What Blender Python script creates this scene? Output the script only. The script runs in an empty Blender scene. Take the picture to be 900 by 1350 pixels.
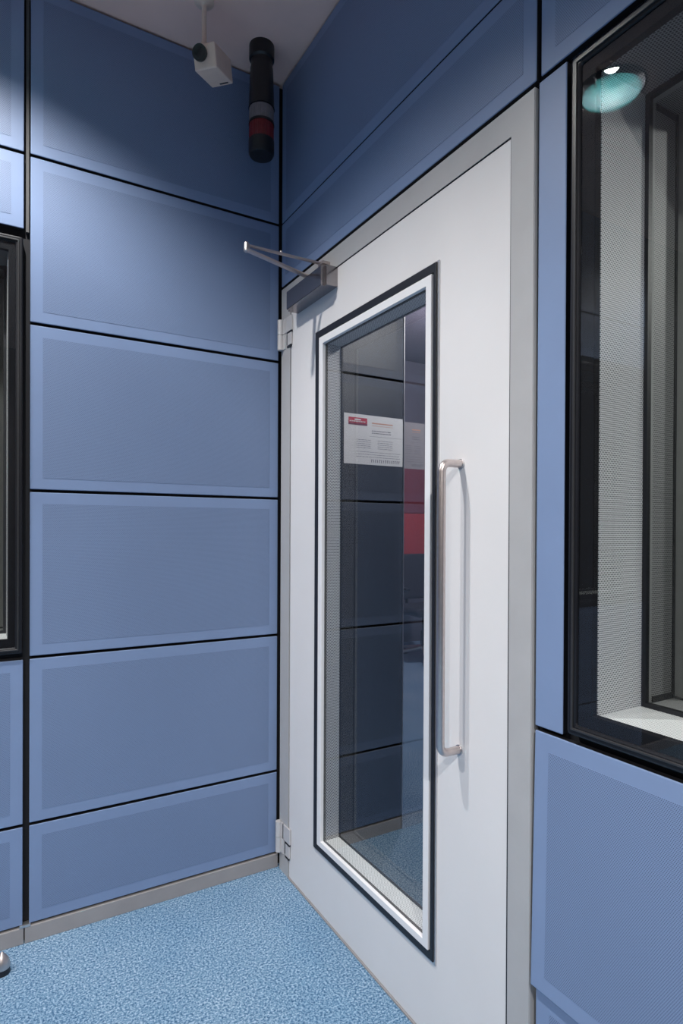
import bpy, bmesh, math, random
from mathutils import Vector, Matrix
random.seed(7)
sc = bpy.context.scene
C = sc.collection
R = math.radians

# ------------------------------------------------------------------ camera
cd = bpy.data.cameras.new('camera'); cam = bpy.data.objects.new('camera', cd); C.objects.link(cam)
yaw, pitch, roll, F = .5313, -.0051, .0047, 795.73
fw = Vector((math.sin(yaw)*math.cos(pitch), math.cos(yaw)*math.cos(pitch), math.sin(pitch)))
rt = Vector((math.cos(yaw), -math.sin(yaw), 0)); up = rt.cross(fw)
r2 = rt*math.cos(roll)+up*math.sin(roll); u2 = -rt*math.sin(roll)+up*math.cos(roll)
M = Matrix((r2, u2, -fw)).transposed().to_4x4(); M.translation = (-.9273, -2.0271, 1.2415)
cam.matrix_world = M
cd.sensor_fit = 'VERTICAL'; cd.sensor_height = 36; cd.sensor_width = 24
cd.lens = F/1350*36
cd.shift_y = (701.87-675)/1350
cd.clip_start = .02
sc.camera = cam

# ------------------------------------------------------------------ world, lamps, exposure
w = bpy.data.worlds.new('world'); sc.world = w; w.use_nodes = True
w.node_tree.nodes['Background'].inputs[0].default_value = (.05, .045, .06, 1)
w.node_tree.nodes['Background'].inputs[1].default_value = .05
sc.view_settings.view_transform = 'Standard'; sc.view_settings.look = 'None'
sc.view_settings.gamma = 1; sc.view_settings.use_curve_mapping = False
sc.view_settings.exposure = 0.0
LAMPS = [(-1.06, -.606, .091, 1.75), (-2.55, -.606, .042, 2.3), (-1.06, -3.1, .04, 3.4), (-2.55, -3.1, .04, 2.6)]   # x, y, height of the source inside its recess, strength
POWER = 80
CEIL = 2.867
def spot(name, loc, power, size, blend, color, target=None, soft=.03):
    l = bpy.data.lights.new(name, 'SPOT'); l.energy = power; l.color = color
    l.spot_size = R(size); l.spot_blend = blend; l.shadow_soft_size = soft
    o = bpy.data.objects.new(name, l); C.objects.link(o); o.location = loc
    if target is not None:
        o.rotation_euler = (Vector(target)-Vector(loc)).to_track_quat('-Z', 'Y').to_euler()
    return o
for (x, y, s, k) in LAMPS:
    spot('downlight_beam', (x, y, CEIL+s), POWER*k, 160 if s > .06 else 166, .8, (1.0, .955, .905), soft=.03)
# added fill lights, no fittings, brighten the lobby, far room and booth
def point(name, loc, power, color, soft=.08):
    l = bpy.data.lights.new(name, 'POINT'); l.energy = power; l.color = color; l.shadow_soft_size = soft
    o = bpy.data.objects.new(name, l); C.objects.link(o); o.location = loc; return o
point('lobby_fill_light', (.75, -.75, 2.3), 34, (1, .95, .97))
point('far_room_fill_light', (2.4, 1.6, 2.5), 75, (1, .82, .95))
point('booth_fill_light', (1.3, -2.3, 2.3), 24, (1, .98, .95))
point('studio_lamp_light', (-1.8, 1.6, 2.3), 8, (1, .95, .9))

# ------------------------------------------------------------------ materials
def mat(name, col, rough=.5, metal=0., spec=.5, noise=0., nscale=40, bump=0., bscale=200):
    m = bpy.data.materials.new(name); m.use_nodes = True; nt = m.node_tree; b = nt.nodes['Principled BSDF']
    b.inputs['Base Color'].default_value = (*col, 1); b.inputs['Roughness'].default_value = rough
    b.inputs['Metallic'].default_value = metal; b.inputs['Specular IOR Level'].default_value = spec
    tc = nt.nodes.new('ShaderNodeTexCoord')
    if noise:
        n = nt.nodes.new('ShaderNodeTexNoise'); n.inputs['Scale'].default_value = nscale; n.inputs['Detail'].default_value = 4
        nt.links.new(tc.outputs['Object'], n.inputs['Vector'])
        r = nt.nodes.new('ShaderNodeValToRGB'); nt.links.new(n.outputs['Fac'], r.inputs['Fac'])
        r.color_ramp.elements[0].position = .3; r.color_ramp.elements[1].position = .7
        r.color_ramp.elements[0].color = (*[c*(1-noise) for c in col], 1)
        r.color_ramp.elements[1].color = (*[min(1, c*(1+noise)) for c in col], 1)
        nt.links.new(r.outputs['Color'], b.inputs['Base Color'])
    if bump:
        n = nt.nodes.new('ShaderNodeTexNoise'); n.inputs['Scale'].default_value = bscale; n.inputs['Detail'].default_value = 3
        nt.links.new(tc.outputs['Object'], n.inputs['Vector'])
        bp = nt.nodes.new('ShaderNodeBump'); bp.inputs['Strength'].default_value = bump; bp.inputs['Distance'].default_value = .002
        nt.links.new(n.outputs['Fac'], bp.inputs['Height']); nt.links.new(bp.outputs['Normal'], b.inputs['Normal'])
    return m

def perf(name, col, hole, pitch, rad, axes, rough=.5, noise=.06):
    """sheet metal punched with staggered round holes; axes picks the two object axes of the sheet"""
    m = bpy.data.materials.new(name); m.use_nodes = True; nt = m.node_tree; b = nt.nodes['Principled BSDF']
    b.inputs['Roughness'].default_value = rough
    L = nt.links.new; N = nt.nodes.new
    tc = N('ShaderNodeTexCoord'); sp = N('ShaderNodeSeparateXYZ'); L(tc.outputs['Object'], sp.inputs[0])
    def mth(op, a, bb=None):
        n = N('ShaderNodeMath'); n.operation = op
        for i, v in enumerate((a, bb)):
            if v is None: continue
            if isinstance(v, (int, float)): n.inputs[i].default_value = v
            else: L(v, n.inputs[i])
        return n.outputs[0]
    U = mth('DIVIDE', sp.outputs[axes[0]], pitch); V = mth('DIVIDE', sp.outputs[axes[1]], pitch*1.732)
    def dist(off):
        du = mth('SUBTRACT', mth('FRACT', mth('ADD', U, off)), .5)
        dv = mth('MULTIPLY', mth('SUBTRACT', mth('FRACT', mth('ADD', V, off)), .5), 1.732)
        return mth('SQRT', mth('ADD', mth('MULTIPLY', du, du), mth('MULTIPLY', dv, dv)))
    d = mth('MINIMUM', dist(0.), dist(.5))
    f = mth('LESS_THAN', d, rad/pitch)
    n = N('ShaderNodeTexNoise'); n.inputs['Scale'].default_value = 3; L(tc.outputs['Object'], n.inputs['Vector'])
    r = N('ShaderNodeValToRGB'); L(n.outputs['Fac'], r.inputs['Fac'])
    r.color_ramp.elements[0].color = (*[c*(1-noise) for c in col], 1); r.color_ramp.elements[1].color = (*[min(1, c*(1+noise)) for c in col], 1)
    mx = N('ShaderNodeMix'); mx.data_type = 'RGBA'; L(f, mx.inputs[0]); L(r.outputs['Color'], mx.inputs[6]); mx.inputs[7].default_value = (*hole, 1)
    L(mx.outputs[2], b.inputs['Base Color'])
    return m

def glass(name, tint=(1, 1, 1), ior=1.5, rough=0.0):
    m = bpy.data.materials.new(name); m.use_nodes = True; nt = m.node_tree; nt.nodes.clear()
    o = nt.nodes.new('ShaderNodeOutputMaterial'); mx = nt.nodes.new('ShaderNodeMixShader')
    t = nt.nodes.new('ShaderNodeBsdfTransparent'); g = nt.nodes.new('ShaderNodeBsdfGlossy')
    lw = nt.nodes.new('ShaderNodeLayerWeight'); lw.inputs['Blend'].default_value = .5      # Schlick reflectance, the same from both sides
    f0 = ((ior-1)/(ior+1))**2
    pw = nt.nodes.new('ShaderNodeMath'); pw.operation = 'POWER'; pw.inputs[1].default_value = 5; nt.links.new(lw.outputs['Facing'], pw.inputs[0])
    fr = nt.nodes.new('ShaderNodeMath'); fr.operation = 'MULTIPLY_ADD'; fr.inputs[1].default_value = 1-f0; fr.inputs[2].default_value = f0; nt.links.new(pw.outputs[0], fr.inputs[0])
    t.inputs['Color'].default_value = (*tint, 1); g.inputs['Roughness'].default_value = rough
    nt.links.new(fr.outputs[0], mx.inputs[0]); nt.links.new(t.outputs[0], mx.inputs[1]); nt.links.new(g.outputs[0], mx.inputs[2])
    nt.links.new(mx.outputs[0], o.inputs[0]); return m

def emit(name, col, s):
    m = bpy.data.materials.new(name); m.use_nodes = True; nt = m.node_tree; b = nt.nodes['Principled BSDF']
    b.inputs['Emission Color'].default_value = (*col, 1); b.inputs['Emission Strength'].default_value = s; return m

BLUE = (.208, .285, .46)
BH = (.088, .128, .22)
m_blue = mat('blue_painted_metal', BLUE, .45, spec=.4, noise=.03, nscale=6)
m_perf_l = perf('blue_perforated_xz', BLUE, BH, .0035, .0011, (0, 2))
m_perf_r = perf('blue_perforated_yz', BLUE, BH, .0035, .0011, (1, 2))
m_gap = mat('black_joint', (.006, .006, .009), .8, noise=.1)
m_skirt = mat('grey_skirting_metal', (.33, .31, .31), .45, noise=.05, nscale=15)
m_frame = mat('grey_door_frame_steel', (.44, .435, .44), .4, noise=.03, nscale=12)
m_leaf = mat('white_door_laminate', (.76, .74, .74), .38, noise=.015, nscale=5)
m_trim = mat('white_glazing_trim', (.82, .81, .82), .35, noise=.01)
m_blk = mat('black_rubber_gasket', (.008, .009, .014), .45, noise=.1)
m_blkm = mat('black_window_frame_metal', (.009, .0095, .013), .36, spec=.4, noise=.15, nscale=8)
m_flange = mat('matt_black_flange', (.008, .008, .011), .75, spec=.15)
m_joint = mat('grey_joint_profile', (.07, .068, .07), .6, noise=.05)
m_rail = mat('dark_anodised_rail', (.05, .05, .053), .35, metal=.4, noise=.08)
m_alu = mat('satin_aluminium', (.62, .61, .62), .3, metal=.9, noise=.04, nscale=30)
m_hinge = mat('painted_hinge_grey', (.62, .6, .6), .42, metal=.2, noise=.03)
m_steel = mat('brushed_stainless', (.62, .55, .53), .36, metal=1., noise=.05, nscale=90)
m_closer = mat('silver_closer_cover', (.33, .31, .32), .2, metal=1., noise=.04)
m_ceil = mat('ceiling_paint', (.97, .66, .57), .85, noise=.03, nscale=9)
m_gp = {}
for nm, ax in (('xz', (0, 2)), ('xy', (0, 1)), ('yz', (1, 2))):
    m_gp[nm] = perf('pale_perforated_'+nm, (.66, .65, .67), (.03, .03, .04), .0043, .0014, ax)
m_gpd = perf('door_perforated_reveal', (.66, .65, .67), (.02, .02, .03), .0055, .0019, (0, 2))
m_gshade = perf('shaded_perforated_head', (.2, .19, .2), (.02, .02, .025), .0058, .0019, (0, 1))  # same pale perforated sheet, with the shade at the window head put into its colour
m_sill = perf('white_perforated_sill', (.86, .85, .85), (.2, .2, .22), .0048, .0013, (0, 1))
m_glass = glass('clear_pane', (.97, .985, .98), 1.45)
m_glass2 = glass('clear_inner_pane', (.96, .975, .97), 1.42)
m_disc = glass('teal_glass_disc', (.95, .965, .985), 1.6)
_nt = m_disc.node_tree; _o = [n for n in _nt.nodes if n.type == 'OUTPUT_MATERIAL'][0]; _m = _o.inputs[0].links[0].from_node
_t = _nt.nodes.new('ShaderNodeBsdfTranslucent'); _t.inputs[0].default_value = (.15, .62, .66, 1)
_x = _nt.nodes.new('ShaderNodeMixShader'); _x.inputs[0].default_value = .022
_nt.links.new(_m.outputs[0], _x.inputs[1]); _nt.links.new(_t.outputs[0], _x.inputs[2]); _nt.links.new(_x.outputs[0], _o.inputs[0])
m_black_plastic = mat('black_plastic', (.008, .009, .012), .4, noise=.1)
m_cam = mat('cream_camera_housing', (.85, .64, .52), .5, noise=.03)
m_red = mat('red_lens', (.16, .005, .01), .35, noise=.15, nscale=60)
m_clear = mat('ribbed_clear_lens', (.2, .18, .19), .35, noise=.12, nscale=80)
m_paper = mat('paper_sheet', (.66, .66, .68), .8, noise=.02)
m_ink = mat('grey_ink', (.22, .21, .24), .8, noise=.05)
m_redink = mat('red_ink', (.45, .02, .05), .7, noise=.05)
m_dkink = mat('maroon_ink', (.14, .02, .05), .7, noise=.05)
m_orink = mat('orange_ink', (.55, .3, .22), .7, noise=.05)
m_dark = mat('dark_wall_paint', (.12, .12, .15), .8, noise=.05)
m_redwall2 = mat('dull_red_fabric', (.22, .05, .07), .9, noise=.1, nscale=60)
m_dim = mat('dark_mauve_wall_fabric', (.05, .04, .045), .85, noise=.05)
m_redwall = mat('red_fabric_wall', (.5, .055, .06), .9, noise=.15, nscale=60)
m_brown = mat('brown_wood_wall', (.2, .1, .075), .6, noise=.2, nscale=10)
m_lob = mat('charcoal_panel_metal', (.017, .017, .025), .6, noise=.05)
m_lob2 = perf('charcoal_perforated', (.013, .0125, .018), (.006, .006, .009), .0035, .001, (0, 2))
m_seat = mat('black_chair_fabric', (.02, .02, .028), .8, noise=.1)
m_lightgrey = mat('pale_grey_wall', (.55, .55, .56), .7, noise=.03)

def carpet():
    m = bpy.data.materials.new('blue_speckled_carpet'); m.use_nodes = True; nt = m.node_tree; b = nt.nodes['Principled BSDF']
    L = nt.links.new; N = nt.nodes.new
    tc = N('ShaderNodeTexCoord')
    n = N('ShaderNodeTexNoise'); n.inputs['Scale'].default_value = 170; n.inputs['Detail'].default_value = 8; n.inputs['Roughness'].default_value = .8
    L(tc.outputs['Object'], n.inputs['Vector'])
    r = N('ShaderNodeValToRGB'); L(n.outputs['Fac'], r.inputs['Fac']); cr = r.color_ramp
    cr.elements[0].position = .41; cr.elements[0].color = (.03, .09, .19, 1)
    cr.elements[1].position = .59; cr.elements[1].color = (.52, .66, .78, 1)
    e = cr.elements.new(.5); e.color = (.17, .32, .47, 1)
    n2 = N('ShaderNodeTexNoise'); n2.inputs['Scale'].default_value = 3.2; n2.inputs['Detail'].default_value = 3; L(tc.outputs['Object'], n2.inputs['Vector'])
    r2_ = N('ShaderNodeValToRGB'); L(n2.outputs['Fac'], r2_.inputs['Fac'])
    r2_.color_ramp.elements[0].position = .35; r2_.color_ramp.elements[0].color = (.86, .9, .95, 1)
    r2_.color_ramp.elements[1].position = .65; r2_.color_ramp.elements[1].color = (1.12, 1.06, 1.05, 1)
    mx = N('ShaderNodeMix'); mx.data_type = 'RGBA'; mx.blend_type = 'MULTIPLY'; mx.inputs[0].default_value = 1
    L(r.outputs['Color'], mx.inputs[6]); L(r2_.outputs['Color'], mx.inputs[7]); L(mx.outputs[2], b.inputs['Base Color'])
    b.inputs['Roughness'].default_value = .95; b.inputs['Specular IOR Level'].default_value = .1
    bp = N('ShaderNodeBump'); bp.inputs['Strength'].default_value = .7; bp.inputs['Distance'].default_value = .004
    L(n.outputs['Fac'], bp.inputs['Height']); L(bp.outputs['Normal'], b.inputs['Normal'])
    return m
m_carpet = carpet()

# ------------------------------------------------------------------ mesh helpers
def box(bm, x0, x1, y0, y1, z0, z1, bevel=0, seg=2, mi=0):
    x0, x1 = sorted((x0, x1)); y0, y1 = sorted((y0, y1)); z0, z1 = sorted((z0, z1))
    r = bmesh.ops.create_cube(bm, size=1)
    vs = r['verts']
    for v in vs:
        v.co = Vector((x0+(v.co.x+.5)*(x1-x0), y0+(v.co.y+.5)*(y1-y0), z0+(v.co.z+.5)*(z1-z0)))
    fs = {f for v in vs for f in v.link_faces}
    for f in fs: f.material_index = mi
    if bevel:
        es = list({e for v in vs for e in v.link_edges})
        bmesh.ops.bevel(bm, geom=es, offset=bevel, segments=seg, affect='EDGES', profile=.5)
    return bm
def tube(bm, pts, r, n=14, caps=True):
    pts = [Vector(p) for p in pts]; rings = []
    rr = r if isinstance(r, (list, tuple)) else [r]*len(pts)
    t0 = (pts[1]-pts[0]).normalized(); a = t0.orthogonal().normalized()
    for i, p in enumerate(pts):
        if i == 0: t = t0
        elif i == len(pts)-1: t = (pts[i]-pts[i-1]).normalized()
        else: t = ((pts[i+1]-p).normalized()+(p-pts[i-1]).normalized()).normalized()
        a = (a-t*a.dot(t)).normalized(); b = t.cross(a)
        rings.append([bm.verts.new(p+(a*math.cos(k*2*math.pi/n)+b*math.sin(k*2*math.pi/n))*rr[i]) for k in range(n)])
    for i in range(len(rings)-1):
        for k in range(n):
            f = bm.faces.new((rings[i][k], rings[i][(k+1) % n], rings[i+1][(k+1) % n], rings[i+1][k])); f.smooth = True
    if caps:
        bm.faces.new(rings[0][::-1]); bm.faces.new(rings[-1])
    return bm
def lathe(bm, prof, c=(0, 0, 0), n=32, rib=0):
    rings = []
    for (r, z) in prof:
        ring = []
        for k in range(n):
            a = k*2*math.pi/n; q = r*(1-rib*(k % 2))
            ring.append(bm.verts.new((c[0]+q*math.cos(a), c[1]+q*math.sin(a), c[2]+z)))
        rings.append(ring)
    for i in range(len(rings)-1):
        for k in range(n):
            f = bm.faces.new((rings[i][k], rings[i][(k+1) % n], rings[i+1][(k+1) % n], rings[i+1][k])); f.smooth = rib == 0
    bm.faces.new(rings[0][::-1]); bm.faces.new(rings[-1])
    return bm
def obj(name, bm, mats, parent=None, loc=None):
    bmesh.ops.recalc_face_normals(bm, faces=bm.faces[:])
    for e in bm.edges:
        if len(e.link_faces) == 2 and e.calc_face_angle(0) > R(38): e.smooth = False
    me = bpy.data.meshes.new(name); bm.to_mesh(me); bm.free()
    for mm in (mats if isinstance(mats, (list, tuple)) else [mats]): me.materials.append(mm)
    o = bpy.data.objects.new(name, me); C.objects.link(o)
    if loc is not None:
        me.transform(Matrix.Translation(-Vector(loc))); o.location = loc
    if parent is not None:
        o.parent = parent
        if loc is None: o.location = -Vector(parent['o_']) if 'o_' in parent else (0, 0, 0)
        else: o.location = Vector(loc)-Vector(parent['o_'] if 'o_' in parent else (0, 0, 0))
    return o
def tag(o, label, cat, group=None, kind=None):
    if label: o['label'] = label
    if cat: o['category'] = cat
    if group: o['group'] = group
    if kind: o['kind'] = kind
    return o
EMP = []
def thing(name, label, cat, loc=(0, 0, 0), group=None, kind=None):
    o = bpy.data.objects.new(name, None); C.objects.link(o); o.location = loc; o['o_'] = list(loc)
    o.empty_display_size = .05; EMP.append(o)
    return tag(o, label, cat, group, kind)
def BX(*a, **k): return box(bmesh.new(), *a, **k)
def ring_frame(bm, x0, x1, Y0, Y1, Z0, Z1, y0, y1, z0, z1, bevel=0):
    """rectangular ring in the YZ plane: outer Y0..Y1,Z0..Z1, inner y0..y1,z0..z1, between x0 and x1"""
    V = []
    for x in (x0, x1):
        V.append([bm.verts.new((x, a, b)) for a, b in ((Y0, Z0), (Y1, Z0), (Y1, Z1), (Y0, Z1))])
        V.append([bm.verts.new((x, a, b)) for a, b in ((y0, z0), (y1, z0), (y1, z1), (y0, z1))])
    of, jf, ob, ib = V
    for k in range(4):
        j = (k+1) % 4
        bm.faces.new((of[k], of[j], jf[j], jf[k])); bm.faces.new((ob[k], ib[k], ib[j], ob[j]))
        bm.faces.new((of[k], ob[k], ob[j], of[j])); bm.faces.new((jf[k], jf[j], ib[j], ib[k]))
    if bevel: bmesh.ops.bevel(bm, geom=bm.edges[:], offset=bevel, segments=2, affect='EDGES', profile=.5)
    return bm
def swapXY(bm):
    for v in bm.verts: v.co = Vector((v.co.y, -v.co.x, v.co.z))
    return bm
# door wall runs along Y at X=0 (room at X<0); left wall runs along X at Y=0 (room at Y<0)

# ------------------------------------------------------------------ setting
Z0, ZB, H1, H2, H3, H4, H5, ZT = 0, .0505, .353, .853, 1.353, 1.853, 2.353, CEIL
ZF = 2.1175                                   # head of door frame and windows
XL, YL = -3.9, -4.2
LW = (-2.16, -.866, .905, 2.078)              # left window opening x0,x1,z0,z1
RW = (-2.35, -1.333, .905, 2.078)             # right window opening y0,y1,z0,z1
DO = (-1.133, -.088)                          # door opening

fl = bmesh.new(); box(fl, XL-.3, 4.6, YL-.3, 4.2, -.12, 0)
tag(obj('floor', fl, m_carpet), 'blue speckled carpet floor running up to the door', 'floor', kind='structure')

# ceiling with round openings for the recessed downlights
cb = bmesh.new(); h = .2; NS = 40
xs = sorted({XL-.2, .3}|{l[0]-h for l in LAMPS}|{l[0]+h for l in LAMPS}); ys = sorted({YL-.2, .3}|{l[1]-h for l in LAMPS}|{l[1]+h for l in LAMPS})
for i in range(len(xs)-1):
    for j in range(len(ys)-1):
        xa, xb, ya, yb = xs[i], xs[i+1], ys[j], ys[j+1]
        lm = [l for l in LAMPS if xa < l[0] < xb and ya < l[1] < yb]
        if lm and abs(xb-xa-2*h) < 1e-6 and abs(yb-ya-2*h) < 1e-6:
            lx, ly = lm[0][:2]; ci = []; sq = []
            for k in range(NS):
                a = 2*math.pi*k/NS; c, s = math.cos(a), math.sin(a); q = h/max(abs(c), abs(s))
                ci.append((lx+.111*c, ly+.111*s)); sq.append((lx+q*c, ly+q*s))
            for k in range(NS):
                kk = (k+1) % NS
                lo = [cb.verts.new((*p, CEIL)) for p in (ci[k], sq[k], sq[kk], ci[kk])]; hi = [cb.verts.new((*p, CEIL+.02)) for p in (ci[k], sq[k], sq[kk], ci[kk])]
                cb.faces.new(lo); cb.faces.new(hi[::-1]); cb.faces.new((lo[0], lo[3], hi[3], hi[0]))
        else:
            box(cb, xa, xb, ya, yb, CEIL, CEIL+.02)
tag(obj('ceiling', cb, m_ceil), 'plain grey painted ceiling above the blue panels', 'ceiling', kind='structure')
tag(obj('ceiling_light_seal', BX(XL-.3, 4.6, YL-.3, 4.2, 3.12, 3.2), m_dark), 'unseen dark slab added above the ceiling and the rooms beyond to seal out light', 'ceiling', kind='structure')  # unseen slab, added to keep stray light out from above

def wall_with_hole(name, along, lo, hi, holes, t0, t1, m, label, top=3.1):
    """along 'x' (left wall) or 'y' (door wall); holes = list of (a0,a1,z0,z1)"""
    bm = bmesh.new(); cur = lo
    def seg(a0, a1, z0, z1):
        if a1-a0 < 1e-5 or z1-z0 < 1e-5: return
        if along == 'x': box(bm, a0, a1, t0, t1, z0, z1)
        else: box(bm, t0, t1, a0, a1, z0, z1)
    for (a0, a1, z0, z1) in sorted(holes):
        seg(cur, a0, 0, top); seg(a0, a1, 0, z0); seg(a0, a1, z1, top); cur = a1
    seg(cur, hi, 0, top)
    return tag(obj(name, bm, m), label, 'wall', kind='structure')
wall_with_hole('wall_left', 'x', XL-.3, 0.018, [(LW[0]-.02, LW[1]+.02, LW[2]-.02, LW[3]+.02)], .018, .26, m_gap, 'dark carrier wall behind the blue panels left of the door')
wall_with_hole('wall_right', 'y', YL-.3, .26, [(RW[0]-.02, RW[1]+.02, RW[2]-.02, RW[3]+.02), (-1.19, -.02, 0, 2.11)], .018, .1, m_gap, 'dark carrier wall behind the blue panels around the door')
tag(obj('wall_back', BX(XL, 0, YL-.12, YL, 0, 2.86), m_dim), 'plain dark wall behind the camera', 'wall', kind='structure')
tag(obj('wall_far_left', BX(XL-.12, XL, YL, 0, 0, 2.86), m_dim), 'plain dark wall opposite the door', 'wall', kind='structure')

# skirting, jointed under the panel column
def skirt(name, x0, x1, label):
    return tag(obj(name, BX(x0, x1, -.004, .016, 0, ZB-.002, bevel=.0015), m_skirt), label, 'baseboard', kind='structure')
skirt('baseboard_left', -.8275, -.003, 'grey metal skirting under the main column of blue panels')
skirt('baseboard_far_left', XL, -.8305, 'grey metal skirting left of the joint, under the window column')
tag(obj('trim_1', BX(-.842, -.812, -.005, .016, ZB-.002, ZB+.006, bevel=.001), m_alu), 'small pale clip on top of the skirting joint', 'trim', kind='structure')
# vertical joint profile between the two panel columns, grey above the window, black beside it
tag(obj('trim_2', BX(-.8275, -.8195, .006, .018, ZF+.006, CEIL-.001), m_joint), 'dark grey vertical strip in the joint above the left window', 'trim', kind='structure')

# ------------------------------------------------------------------ blue acoustic panels
G = .0045
def dark_sides(o, ax):
    # the sides of a panel are coloured black to darken its joints, its painted face and rolled edge are blue
    o.data.materials.append(m_gap)
    for p in o.data.polygons:
        if abs(p.normal[ax]) < .25: p.material_index = 1
    return o
def panel_left(x0, x1, z0, z1, label, group=None, ins=.034, ma=None, mb=None):
    o = (x0, 0, z0)
    t = thing('wall_panel', label, 'wall panel', o, group)
    dark_sides(obj('panel_body', BX(x0, x1, 0, .0175, z0, z1, bevel=.002), ma or m_blue, t), 1)
    bm = bmesh.new(); box(bm, x0+ins, x1-ins, -.0006, .001, z0+ins, z1-ins)
    obj('perforated_field', bm, mb or m_perf_l, t)
    return t
def panel_right(y0, y1, z0, z1, label, group=None, ins=.034, out=0., tilt=0.):
    o = (0, y1, z0); y0, y1 = min(y0, y1), max(y0, y1)
    t = thing('wall_panel', label, 'wall panel', o, group)
    def sh(bm):
        for v in bm.verts: v.co.x -= out+tilt*(z1-v.co.z)/(z1-z0)
        return bm
    dark_sides(obj('panel_body', sh(BX(0, .0175, y0, y1, z0, z1, bevel=.002)), m_blue, t), 0)
    if ins: obj('perforated_field', sh(BX(-.0006, .001, y0+ins, y1-ins, z0+ins, z1-ins)), m_perf_r, t)
    return t
PX = (-.816, -.007)
col = [(ZB+.005, H1-G, 'bottom blue perforated panel of the main column, just above the skirting'),
       (H1+G, H2-G, 'second blue perforated panel up from the skirting in the main column'),
       (H2+G, H3-G, 'blue perforated panel beside the lower half of the left window'),
       (H3+G, H4-G, 'blue perforated panel beside the upper half of the left window'),
       (H4+G, H5-G, 'half-shaded blue perforated panel left of the door closer arm'),
       (H5+G, ZT-.008, 'dark top blue panel under the ceiling behind the camera and signal beacon')]
for z0, z1, lab in col: panel_left(PX[0], PX[1], z0, z1, lab)
XW = LW[0]-.045
for z0, z1, lab in [(ZB+.005, H1-G, 'bottom blue panel of the column under the left window'),
                    (H1+G, H2-G, 'blue panel directly under the left window'),
                    (ZF+.012, H5-G, 'bright short blue panel directly above the left window'),
                    (H5+G, ZT-.008, 'top blue panel above the left window column')]:
    panel_left(XW, -.8335, z0, z1, lab)
for a in (ZB+.005, H1+G, H2+G, H3+G, H4+G, H5+G):
    pass
# door wall
panel_right(-1.194, -.010, ZF+.006, H5-G*.6, 'long low blue panel directly above the door frame')
panel_right(-1.194, -.010, H5+G*.6, ZT-.008, 'dark blue panel between the ceiling and the panel over the door')
panel_right(-2.4, -1.206, ZF+.006, H5-G, 'dark blue panel above the right-hand window')
panel_right(-2.4, -1.206, H5+G, ZT-.008, 'dark blue top panel over the right-hand window, touching the ceiling')
panel_right(-1.2665, -1.2015, .8565+.003, ZF-.004, 'narrow plain blue strip panel between door frame and right window', ins=0)
panel_right(-2.4, -1.2015, H1, .8505, 'light blue perforated panel under the right-hand window', tilt=.009, out=.0)
panel_right(-2.4, -1.2035, .012, H1-.006, 'recessed bottom blue panel under the overhanging panel at right', out=-.004)

# ------------------------------------------------------------------ door
D = thing('door_1', 'white soundproof door with tall narrow window in a grey steel frame', 'door', (0, -1.13, 0), kind='structure')
fr_ = bmesh.new()
def prism_frame(bm):
    pts = [(-.016, 0), (-.016, 2.111), (-1.194, 2.111), (-1.194, 0), (-1.134, 0), (-1.134, 2.049), (-.0885, 2.049), (-.0885, 0)]
    a = [bm.verts.new((-.003, y, z)) for y, z in pts]; b = [bm.verts.new((.085, y, z)) for y, z in pts]
    bm.faces.new(a); bm.faces.new(b[::-1])
    for k in range(8): bm.faces.new((a[k], b[k], b[(k+1) % 8], a[(k+1) % 8]))
    bmesh.ops.bevel(bm, geom=bm.edges[:], offset=.0015, segments=2, affect='EDGES')
    return bm
obj('door_frame', prism_frame(fr_), m_frame, D)
rb = bmesh.new()                                   # rubber rebate seal seen in the gap around the leaf
box(rb, .02, .03, -.0915, -.0885, .004, 2.046); box(rb, -.0012, .03, -1.1342, -1.1300, .004, 2.049); box(rb, -.0005, .03, -1.134, -.0885, 2.0465, 2.0495)
obj('rebate_seal', rb, m_blk, D)
wy0, wy1, wz0, wz1 = -.900, -.2886, .205, 1.879     # glazing bead outer
lf = bmesh.new(); ring_frame(lf, 0, .052, -1.1292, -.092, .006, 2.0455, -.893, -.296, .212, 1.872, bevel=.0012)
leaf = obj('door_leaf', lf, m_leaf, D)
g_ = bmesh.new(); ring_frame(g_, -.004, .008, -.906, -.2875, .2, 1.882, -.893, -.2965, .2145, 1.870)
for v in g_.verts: pass
obj('glazing_edge', g_, m_alu, D)
g_ = bmesh.new(); ring_frame(g_, -.0075, .008, -.9005, -.289, .2065, 1.879, -.890, -.314, .226, 1.857, bevel=.001)
obj('black_gasket', g_, m_blk, D)
g_ = bmesh.new(); ring_frame(g_, -.0095, .008, -.884, -.3165, .2265, 1.855, -.863, -.341, .2445, 1.832, bevel=.001)
obj('white_trim', g_, m_trim, D)
g_ = bmesh.new(); ring_frame(g_, .0015, .008, -.8635, -.3395, .243, 1.833, -.860, -.345, .2462, 1.8295)
obj('inner_seal', g_, m_blk, D)
# perforated reveal of the double glazing
iy0, iy1, iz0, iz1 = -.860, -.345, .2462, 1.8295; RD = .056
rvL = bmesh.new(); box(rvL, .008, RD, iy1, iy1+.004, iz0, iz1); box(rvL, .008, RD, iy0-.004, iy0, iz0, iz1)
obj('perforated_reveal', rvL, m_gpd, D)
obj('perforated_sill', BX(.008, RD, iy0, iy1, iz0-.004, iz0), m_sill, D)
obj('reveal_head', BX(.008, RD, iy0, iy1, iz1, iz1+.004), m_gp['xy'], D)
g_ = bmesh.new(); ring_frame(g_, RD, RD+.006, iy0-.02, iy1+.02, iz0-.02, iz1+.02, iy0+.003, iy1-.003, iz0+.003, iz1-.003)
obj('inner_seal', g_, m_blk, D)
obj('glass_pane', BX(.0005, .0008, iy0-.003, iy1+.003, iz0-.003, iz1+.003), m_glass, D)
obj('glass_pane', BX(RD+.002, RD+.0023, iy0-.003, iy1+.003, iz0-.003, iz1+.003), m_glass2, D)

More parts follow.
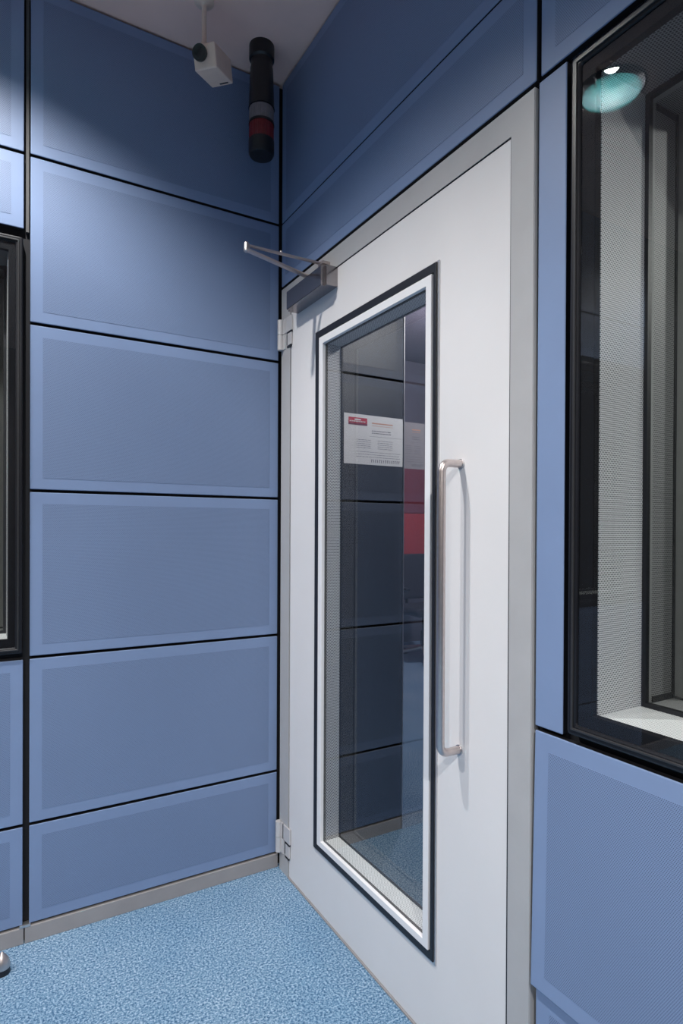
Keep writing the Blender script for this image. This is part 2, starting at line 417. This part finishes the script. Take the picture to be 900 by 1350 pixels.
# pull handle
hy, hz0, hz1, hd, hr = -.983, .742, 1.391, .056, .0092
pts = [(0, hy, hz1)]
cr = .02
for k in range(7):
    a = R(90*k/6); pts.append((-hd+cr-cr*math.sin(a), hy, hz1-cr+cr*math.cos(a)))
for k in range(7):
    a = R(90*k/6); pts.append((-hd+cr-cr*math.cos(a), hy, hz0+cr-cr*math.sin(a)))
pts.append((0, hy, hz0))
hb = bmesh.new(); tube(hb, pts, hr, 20)
hd_o = obj('pull_handle', hb, m_steel, D); hd_o['label'] = 'long D-shaped stainless steel pull handle'
hb = bmesh.new(); tube(hb, [(-.003, hy, hz1), (.0, hy, hz1)], .0115, 20); tube(hb, [(-.003, hy, hz0), (0, hy, hz0)], .0115, 20)
obj('handle_collar', hb, m_alu, hd_o).location = (0, 0, 0)

# hinges
def hinge(zt, zb, cut):
    t = bmesh.new(); zm = zb+(zt-zb)*.5
    tube(t, [(-.0105, -.026, zt), (-.0105, -.026, zm+.0008)], .0115, 20)
    box(t, -.0065, -.0028, -.058, -.026, zm+.001, zt, bevel=.0008)
    box(t, -.0065, -.0015, -.108, -.0605 if not cut else -.05, zm+.001, zt, bevel=.0008)
    tube(t, [(-.0105, -.026, zm-.0008), (-.0105, -.026, zb)], .0115, 20)
    box(t, -.0065, -.0015, -.104, -.074, zb+.006, zm-.006, bevel=.0008)
    box(t, -.0062, -.0028, -.055, -.026, zb, zm-.001, bevel=.0008)
    h_ = obj('hinge', t, m_hinge, D)
    s = bmesh.new(); box(s, -.0052, -.0012, -.0735, -.066, zb+.01, zm-.004); box(s, -.0072, -.0015, -.107, -.072, zm-.005, zm-.001); box(s, -.006, -.0015, -.1, -.07, zb-.002, zb+.0055)
    obj('hinge_slot', s, m_blk, h_).location = (0, 0, 0)
hinge(1.996, 1.888, False); hinge(.180, .070, True)

# closer
cb_ = bmesh.new(); box(cb_, -.052, 0, -.419, -.150, 1.985, 2.046)
es = [e for e in cb_.edges if abs(e.verts[0].co.x+.052) < 1e-5 and abs(e.verts[1].co.x+.052) < 1e-5 and abs(e.verts[0].co.z-e.verts[1].co.z) > .01]
bmesh.ops.bevel(cb_, geom=es, offset=.013, segments=6, affect='EDGES')
es = [e for e in cb_.edges if e.calc_length() > .2]
bmesh.ops.bevel(cb_, geom=es, offset=.0015, segments=2, affect='EDGES')
for f in cb_.faces: f.smooth = False
clo = obj('door_closer', cb_, m_closer, D); clo['label'] = 'silver box closer with folding arm'
E_ = Vector((-.268, -.345, 2.078))
def flat_bar(bm, a, b, wd, th):
    a, b = Vector(a), Vector(b); d = (b-a).normalized(); s = Vector((-d.y, d.x, 0)).normalized()*wd/2; u = Vector((0, 0, th/2))
    vs = [bm.verts.new(p+q+r_) for p in (a, b) for q in (s, -s) for r_ in (u, -u)]
    for f in ((0, 1, 3, 2), (4, 6, 7, 5), (0, 4, 5, 1), (2, 3, 7, 6), (0, 2, 6, 4), (1, 5, 7, 3)): bm.faces.new([vs[i] for i in f])
    bmesh.ops.bevel(bm, geom=list({e for v in vs for e in v.link_edges}), offset=.0018, segments=2, affect='EDGES')
ab = bmesh.new(); flat_bar(ab, (-.028, -.285, 2.056), E_-Vector((0, 0, .013)), .018, .007)
tube(ab, [(-.028, -.285, 2.046), (-.028, -.285, 2.062)], .011, 16)
obj('closer_arm', ab, m_steel, clo).location = (0, 0, 0)
ab = bmesh.new(); flat_bar(ab, (-.02, -.36, 2.073), E_, .012, .006)
box(ab, -.03, -.003, -.376, -.344, 2.068, 2.078, bevel=.001)
tube(ab, [(-.16, -.353, 2.077), (-.16, -.353, 2.083)], .004, 10)
obj('closer_arm', ab, m_steel, clo).location = (0, 0, 0)
ab = bmesh.new(); tube(ab, [E_-Vector((0, 0, .02)), E_-Vector((0, 0, .017)), E_+Vector((0, 0, .004)), E_+Vector((0, 0, .008))], [.006, .0085, .0085, .006], 16)
obj('elbow_pivot', ab, m_steel, clo).location = (0, 0, 0)
tag(obj('trim_3', BX(-.004, .09, -1.13, -.09, .0005, .005), m_skirt), 'thin grey threshold strip under the door', 'threshold', kind='structure')

# ------------------------------------------------------------------ windows
def window(name, label, f):
    """built in door-wall coordinates (X depth, Y along); f maps a bmesh to its wall"""
    return thing(name, label, 'window', (0, 0, 0), kind='structure')
def build_window(W, y_near, y_far, along, perf_side, fw_=.048):
    # y_near = outer edge of frame nearest the corner (positive distance), y_far = far edge; coordinates: a = -distance
    Fm = (lambda bm: bm) if along == 'y' else (lambda bm: mirror(bm))
    def mirror(bm):
        for v in bm.verts: v.co = Vector((v.co.y, v.co.x, v.co.z))
        return bm
    n, fr2 = -y_near, -y_far
    fm = bmesh.new()
    # outer flange, channel and inner flange
    ring_frame(fm, -.010, .0175, fr2, n, .869, 2.099, fr2+.02, n-.020, .889, 2.079, bevel=.004)
    obj('window_frame', Fm(fm), m_blkm, W)
    ch = bmesh.new(); ring_frame(ch, -.013, -.008, fr2+.010, n-.010, .879, 2.089, fr2+.0145, n-.0145, .8835, 2.0845, bevel=.001)
    obj('frame_rail', Fm(ch), m_rail, W)
    fl2 = bmesh.new(); ring_frame(fl2, -.004, .012, fr2+.019, n-.019, .888, 2.080, fr2+fw_, n-fw_, .913, 2.056, bevel=.0015)
    obj('inner_flange', Fm(fl2), m_flange, W)
    a0, a1, z0, z1 = fr2+fw_+.001, n-fw_-.001, .910, 2.060; d1 = .138
    rv = bmesh.new(); box(rv, .012, d1, a1, a1+.003, z0, z1); box(rv, .012, d1, a0-.003, a0, z0, z1)
    obj('perforated_reveal', Fm(rv), m_gp['xz' if along == 'y' else 'yz'], W)
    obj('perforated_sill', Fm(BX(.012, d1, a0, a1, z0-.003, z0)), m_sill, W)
    obj('reveal_head', Fm(BX(.012, d1, a0, a1, z1, z1+.003)), m_gshade, W)
    f2 = bmesh.new(); ring_frame(f2, d1, d1+.012, a0-.02, a1+.02, z0-.02, z1+.02, a0+.008, a1-.008, z0+.008, z1-.008)
    obj('middle_frame', Fm(f2), m_blk, W)
    obj('glass_pane', Fm(BX(-.0055, -.0052, fr2+.018, n-.018, .887, 2.081)), m_glass, W)
    obj('glass_pane', Fm(BX(d1+.004, d1+.0043, a0, a1, z0, z1)), m_glass2, W)
    # second reveal beyond the middle pane
    d2 = .24
    b0, b1, c0, c1 = a0-.004, a1-.001, z0+.002, z1-.004
    fl3 = bmesh.new(); ring_frame(fl3, d1+.012, d1+.03, a0-.02, b1+.02, z0-.02, z1+.02, b0+.01, b1-.0, c0+.0, c1-.0)
    obj('second_flange', Fm(fl3), m_lightgrey, W)
    rv = bmesh.new(); box(rv, d1+.03, d2, b1+.001, b1+.004, c0, c1); box(rv, d1+.03, d2, b0-.001, b0+.002, c0, c1)
    obj('perforated_reveal', Fm(rv), m_gp['xz' if along == 'y' else 'yz'], W)
    obj('second_sill', Fm(BX(d1+.012, d2, b0, b1, c0-.003, c0)), m_trim, W)
    obj('second_head', Fm(BX(d1+.03, d2, b0, b1, c1, c1+.003)), m_gp['xy'], W)
    ln = bmesh.new(); box(ln, d1+.034, d2, b1-.001, b1+.002, c0, c0+.012); box(ln, d1+.034, d2, b1-.001, b1+.002, c1-.012, c1)
    box(ln, d2-.004, d2+.002, b1-.002, b1+.004, c0, c1)
    box(ln, d2-.002, d2+.002, b0, b1, c0, c0+.004)
    obj('reveal_seal', Fm(ln), m_blk, W)
    fl4 = bmesh.new(); ring_frame(fl4, d2+.002, d2+.012, b0-.015, b1+.015, c0-.06, c1+.06, b0+.03, b1-.03, c0+.0, c1-.03)
    obj('outer_flange', Fm(fl4), m_lightgrey, W)
W1 = window('window_1', 'deep double-glazed studio window in black frame right of the door', None)
build_window(W1, 1.284, 2.395, 'y', None)
W2 = window('window_2', 'black-framed studio window cut by the left edge of the photo', None)
build_window(W2, .8355, 2.19, 'x', None, .038)

# ------------------------------------------------------------------ lobby, far room, rooms behind the windows
# lobby behind the door, its left wall panelled in line with the studio wall
tag(obj('wall_lobby_left', BX(.105, .558, .02, .12, 0, 3.1), m_gap), 'dark carrier wall inside the lobby behind the door', 'wall', kind='structure')
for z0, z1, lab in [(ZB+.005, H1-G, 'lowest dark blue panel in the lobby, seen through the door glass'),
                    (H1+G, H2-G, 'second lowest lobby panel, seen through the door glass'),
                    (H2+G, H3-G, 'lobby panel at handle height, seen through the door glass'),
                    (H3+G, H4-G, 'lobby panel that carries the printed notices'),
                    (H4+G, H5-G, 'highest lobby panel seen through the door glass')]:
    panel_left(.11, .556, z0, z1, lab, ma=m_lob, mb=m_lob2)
tag(obj('baseboard_lobby', BX(.11, .556, .0, .018, 0, ZB-.002), m_skirt), 'grey skirting of the lobby wall', 'baseboard', kind='structure')
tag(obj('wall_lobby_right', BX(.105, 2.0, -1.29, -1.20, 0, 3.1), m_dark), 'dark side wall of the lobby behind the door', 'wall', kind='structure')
tag(obj('wall_far_room', BX(4.45, 4.6, -1.3, 4.2, 0, 3.1), m_dark), 'dark end wall of the far room', 'wall', kind='structure')
tag(obj('wall_far_red', BX(1.2, 4.45, 3.35, 3.5, 0, 3.1), m_dark), 'dark wall at the back of the far room', 'wall', kind='structure')
tag(obj('wall_far_side', BX(.26, .34, .12, 3.5, 0, 3.1), m_dark), 'dark partition between lobby and far room', 'wall', kind='structure')
for za, zb_, mm, lab in ((.5, 1.42, m_redwall, 'bright red board behind the office chair, seen through the door glass'), (1.425, 1.92, m_redwall2, 'darker red board above the bright red one behind the office chair')):
    rt_ = thing('red_wall_board', lab, 'wall board', (3.0, 3.35, za)); obj('board', BX(2.2, 3.9, 3.325, 3.35, za, zb_, bevel=.004), mm, rt_)
# added glass side panel at the end of the lobby wall, carrying the second sheet
tag(obj('window_3', BX(.5635, .80, .04, .046, .05, 2.2), m_glass2), 'narrow glass side panel added at the end of the lobby wall to carry the greyish sheet', 'window', kind='structure')
tag(obj('trim_4', BX(.5585, .5625, -.003, .05, 0, 2.6), m_alu), 'thin metal edge strip at the end of the lobby wall', 'trim', kind='structure')
# booth beyond the right window
tag(obj('wall_booth', BX(2.3, 2.4, -4.4, -1.45, 0, 3.1), m_lightgrey), 'pale grey wall of the booth beyond the right window', 'wall', kind='structure')
# studio beyond the left window
tag(obj('wall_next_studio', BX(-4.2, .26, 2.6, 2.7, 0, 3.1), m_brown), 'brown wall of the room beyond the left window', 'wall', kind='structure')

# notice on the lobby wall, and the added sheet that imitates its reflection
def notice(x0, x1, z0, z1, y, label, paper, header):
    t = thing('paper_notice', label, 'notice', ((x0+x1)/2, y, z0), 'printed sheets in the lobby')
    nb = bmesh.new(); box(nb, x0, x1, y-.0008, y, z0, z1)
    obj('sheet', nb, paper, t)
    ib = bmesh.new(); Wd = x1-x0; Hh = z1-z0; yf = y-.0012
    def ln(bm, u0, u1, v0, v1): box(bm, x0+u0*Wd, x0+u1*Wd, yf, y-.0008, z1-v1*Hh, z1-v0*Hh)
    random.seed(3)
    def words(bm, u0, u1, v, hgt):
        u = u0
        while u < u1-.01:
            l = random.uniform(.015, .06); ln(bm, u, min(u+l, u1), v, v+hgt); u += l+.008
    for v in (.30, .345): words(ib, .46, .80, v, .018)
    for v in (.50, .54, .58, .62, .66): words(ib, .20, .44, v, .010); words(ib, .56, .82, v, .010)
    for v in (.74, .79, .84): words(ib, .20, .95, v, .009)
    ln(ib, .42, .96, .42, .425)
    # big closing line of capitals
    u = .45
    while u < .96:
        ln(ib, u, u+.012, .89, .95)
        if random.random() < .6: ln(ib, u+.012, u+.022, .89, .905)
        u += .034
    obj('print', ib, m_ink, t)
    if header:
        hb_ = bmesh.new(); ln(hb_, .07, .38, .07, .22); obj('red_header', hb_, m_redink, t)
        hb_ = bmesh.new(); ln(hb_, .07, .38, .185, .22); ln(hb_, .07, .38, .16, .166); obj('header_band', hb_, m_dkink, t).location.y -= .0006
        hb_ = bmesh.new()
        yf2 = y-.0022
        for u0, u1, v0, v1 in ((.17, .27, .095, .125),): box(hb_, x0+u0*Wd, x0+u1*Wd, yf2, y-.001, z1-v1*Hh, z1-v0*Hh)
        random.seed(5); u = .09
        while u < .35:
            l = random.uniform(.01, .03); box(hb_, x0+u*Wd, x0+(u+l)*Wd, yf2, y-.001, z1-.158*Hh, z1-.137*Hh); u += l+.01
        obj('header_lettering', hb_, m_paper, t)
    ob_ = bmesh.new(); ln(ob_, .46, .82, .14, .165); ln(ob_, .46, .82, .20, .208); obj('orange_rule', ob_, m_orink, t)
    return t
m_paper2 = mat('doubled_notice_grey', (.30, .28, .31), .8, noise=.02)  # dim tone of the notice's doubled reflection, put into a sheet colour
notice(.272, .554, 1.5, 1.697, -.0012, 'white printed notice with a red header, on the lobby wall behind the door glass', m_paper, True)

notice(.575, .70, 1.5, 1.697, .0395, 'greyish sheet added on the glass in place of the doubled reflection of the red-headed notice', m_paper2, False)  # added sheet that imitates the notice's double image in the glazing

# office chair in the far room
CX, CY = 2.68, 2.55
ch = thing('office_chair', 'dark office chair on castors in the far room behind the door glass', 'chair', (CX, CY, 0))
sb = bmesh.new(); box(sb, CX-.24, CX+.24, CY-.24, CY+.24, .44, .52, bevel=.035, seg=4); obj('seat', sb, m_seat, ch)
bb = bmesh.new(); box(bb, CX-.22, CX+.22, CY+.2, CY+.26, .56, 1.0, bevel=.028, seg=5)
for v in bb.verts: v.co.y += (v.co.x-CX)**2*-.5+(v.co.z-.56)*.12
obj('backrest', bb, m_seat, ch)
bb = bmesh.new(); tube(bb, [(CX, CY, .44), (CX, CY+.2, .45), (CX, CY+.27, .5), (CX, CY+.27, .7)], .018, 10); obj('back_support', bb, m_black_plastic, ch)
bb = bmesh.new(); tube(bb, [(CX, CY, .1), (CX, CY, .28), (CX, CY, .281), (CX, CY, .44)], [.03, .03, .018, .018], 14); obj('gas_column', bb, m_black_plastic, ch)
for k in range(5):
    a = R(72*k+20); ex, ey = CX+.29*math.cos(a), CY+.29*math.sin(a)
    bb = bmesh.new(); tube(bb, [(CX, CY, .12), (ex, ey, .075)], [.024, .014], 10); lg = obj('leg', bb, m_alu, ch)
    bb = bmesh.new(); tube(bb, [(ex-.022*math.sin(a), ey+.022*math.cos(a), .03), (ex+.022*math.sin(a), ey-.022*math.cos(a), .03)], .03, 16); obj('castor', bb, m_black_plastic, lg).location = (0, 0, 0)
for s in (-1, 1):
    bb = bmesh.new(); tube(bb, [(CX+s*.2, CY, .46), (CX+s*.28, CY, .47), (CX+s*.29, CY, .66), (CX+s*.29, CY-.1, .68)], .014, 10); box(bb, CX+s*.29-.03, CX+s*.29+.03, CY-.14, CY+.12, .68, .705, bevel=.01); obj('armrest', bb, m_black_plastic, ch)

# ------------------------------------------------------------------ ceiling fittings
DL = [('round recessed downlight with teal glass disc nearest the door, mirrored in the right window'),
      ('round recessed downlight over the left window side of the room'),
      ('round recessed downlight behind the camera near the right window'),
      ('round recessed downlight behind the camera at the far side of the room')]
for (x, y, s, k), lab in zip(LAMPS, DL):
    t = thing('recessed_downlight', lab, 'ceiling light', (x, y, CEIL), 'downlights with glass discs')
    b = bmesh.new()
    n = 40; prof = [(.119, -.004), (.112, -.005), (.11, .0), (.109, .225), (.0005, .23)]
    rings = [[b.verts.new((x+r*math.cos(2*math.pi*i/n), y+r*math.sin(2*math.pi*i/n), CEIL+z)) for i in range(n)] for r, z in prof]
    rings.insert(0, [b.verts.new((x+.119*math.cos(2*math.pi*i/n), y+.119*math.sin(2*math.pi*i/n), CEIL-.0005)) for i in range(n)])
    for i in range(len(rings)-1):
        for q in range(n): b.faces.new((rings[i][q], rings[i][(q+1) % n], rings[i+1][(q+1) % n], rings[i+1][q])).smooth = True
    obj('reflector', b, m_blk, t)
    b = bmesh.new(); tube(b, [(x, y, CEIL+.225), (x, y, CEIL+s+.06), (x, y, CEIL+s+.055), (x, y, CEIL+s+.042)], [.02, .022, .036, .036], 24); obj('lamp_holder', b, m_blk, t)
    b = bmesh.new(); tube(b, [(x, y, CEIL-.024), (x, y, CEIL-.018)], .1, 48); obj('glass_disc', b, m_disc, t)
    for a in (0, 120, 240):
        px, py = x+.09*math.cos(R(a)), y+.09*math.sin(R(a)); qx_, qy_ = x+.109*math.cos(R(a)), y+.109*math.sin(R(a))
        b = bmesh.new(); tube(b, [(px, py, CEIL-.028), (px, py, CEIL-.004), (qx_, qy_, CEIL+.01)], .003, 8); obj('disc_post', b, m_alu, t)

# signal beacon hanging from the ceiling in the corner
bx, by = -.130, -.125
t = thing('signal_beacon', 'black stack light with red and clear lenses hanging in the ceiling corner', 'signal light', (bx, by, CEIL))
b = bmesh.new(); lathe(b, [(.042, 0), (.042, -.045), (.036, -.05), (.036, -.07), (.038, -.075), (.043, -.205), (.044, -.21)], (bx, by, CEIL)); obj('body', b, m_black_plastic, t)
b = bmesh.new(); lathe(b, [(.0415, -.212), (.0415, -.258)], (bx, by, CEIL), n=72, rib=.03); obj('clear_lens', b, m_clear, t)
b = bmesh.new(); lathe(b, [(.043, -.2585), (.043, -.266)], (bx, by, CEIL)); obj('collar', b, m_black_plastic, t)
b = bmesh.new(); lathe(b, [(.0415, -.2665), (.0415, -.318)], (bx, by, CEIL), n=72, rib=.03); obj('red_lens', b, m_red, t)
b = bmesh.new(); lathe(b, [(.043, -.3185), (.043, -.36), (.038, -.368), (.01, -.371)], (bx, by, CEIL)); obj('end_cap', b, m_black_plastic, t)

# surveillance camera
qx, qy = -.352, -.198
t = thing('surveillance_camera', 'cream box surveillance camera on a ceiling stem, left of the beacon', 'security camera', (qx, qy, CEIL))
b = bmesh.new(); lathe(b, [(.03, 0), (.03, -.005), (.012, -.012), (.0085, -.016), (.0075, -.02), (.0075, -.128), (.011, -.13), (.011, -.142)], (qx, qy, CEIL), n=24)
obj('stem', b, m_cam, t)
bk = Vector((math.sin(R(46)), math.cos(R(46)), 0)); sd = Vector((bk.y, -bk.x, 0)); c0 = Vector((qx+.010, qy-.020, 2.674))
TL = R(-14)
bk = Vector((bk.x*math.cos(TL), bk.y*math.cos(TL), -math.sin(TL))); uu = sd.cross(bk)
def camframe(bm):
    for v in bm.verts: v.co = c0+sd*v.co.x+bk*v.co.y+uu*v.co.z
    return bm
b = bmesh.new(); box(b, -.037, .037, -.03, .085, -.034, .034, bevel=.004, seg=3); obj('housing', camframe(b), m_cam, t)
b = bmesh.new(); box(b, -.002, .026, .066, .072, -.0352, -.033); obj('housing_slot', camframe(b), m_blk, t)
b = bmesh.new(); tube(b, [(-.011, -.029, .008), (-.011, -.035, .008), (-.011, -.043, .008), (-.011, -.0432, .008), (-.011, -.037, .008)], [.021, .0225, .0225, .018, .012], 28); obj('camera_lens', camframe(b), m_black_plastic, t)

# door stop on the carpet
sx, sy = -.889, -.105
t = thing('floor_door_stop', 'pointed steel door stop with black rubber base on the carpet by the left edge', 'door stop', (sx, sy, 0))
b = bmesh.new(); lathe(b, [(.021, 0), (.021, .004), (.019, .012), (.019, .016)], (sx, sy, 0)); obj('rubber_base', b, m_blk, t)
b = bmesh.new(); lathe(b, [(.0205, .0162), (.021, .024), (.018, .036), (.011, .048), (.004, .057), (.001, .06)], (sx, sy, 0)); obj('steel_cap', b, m_steel, t)

for o in EMP:
    if 'o_' in o: del o['o_']
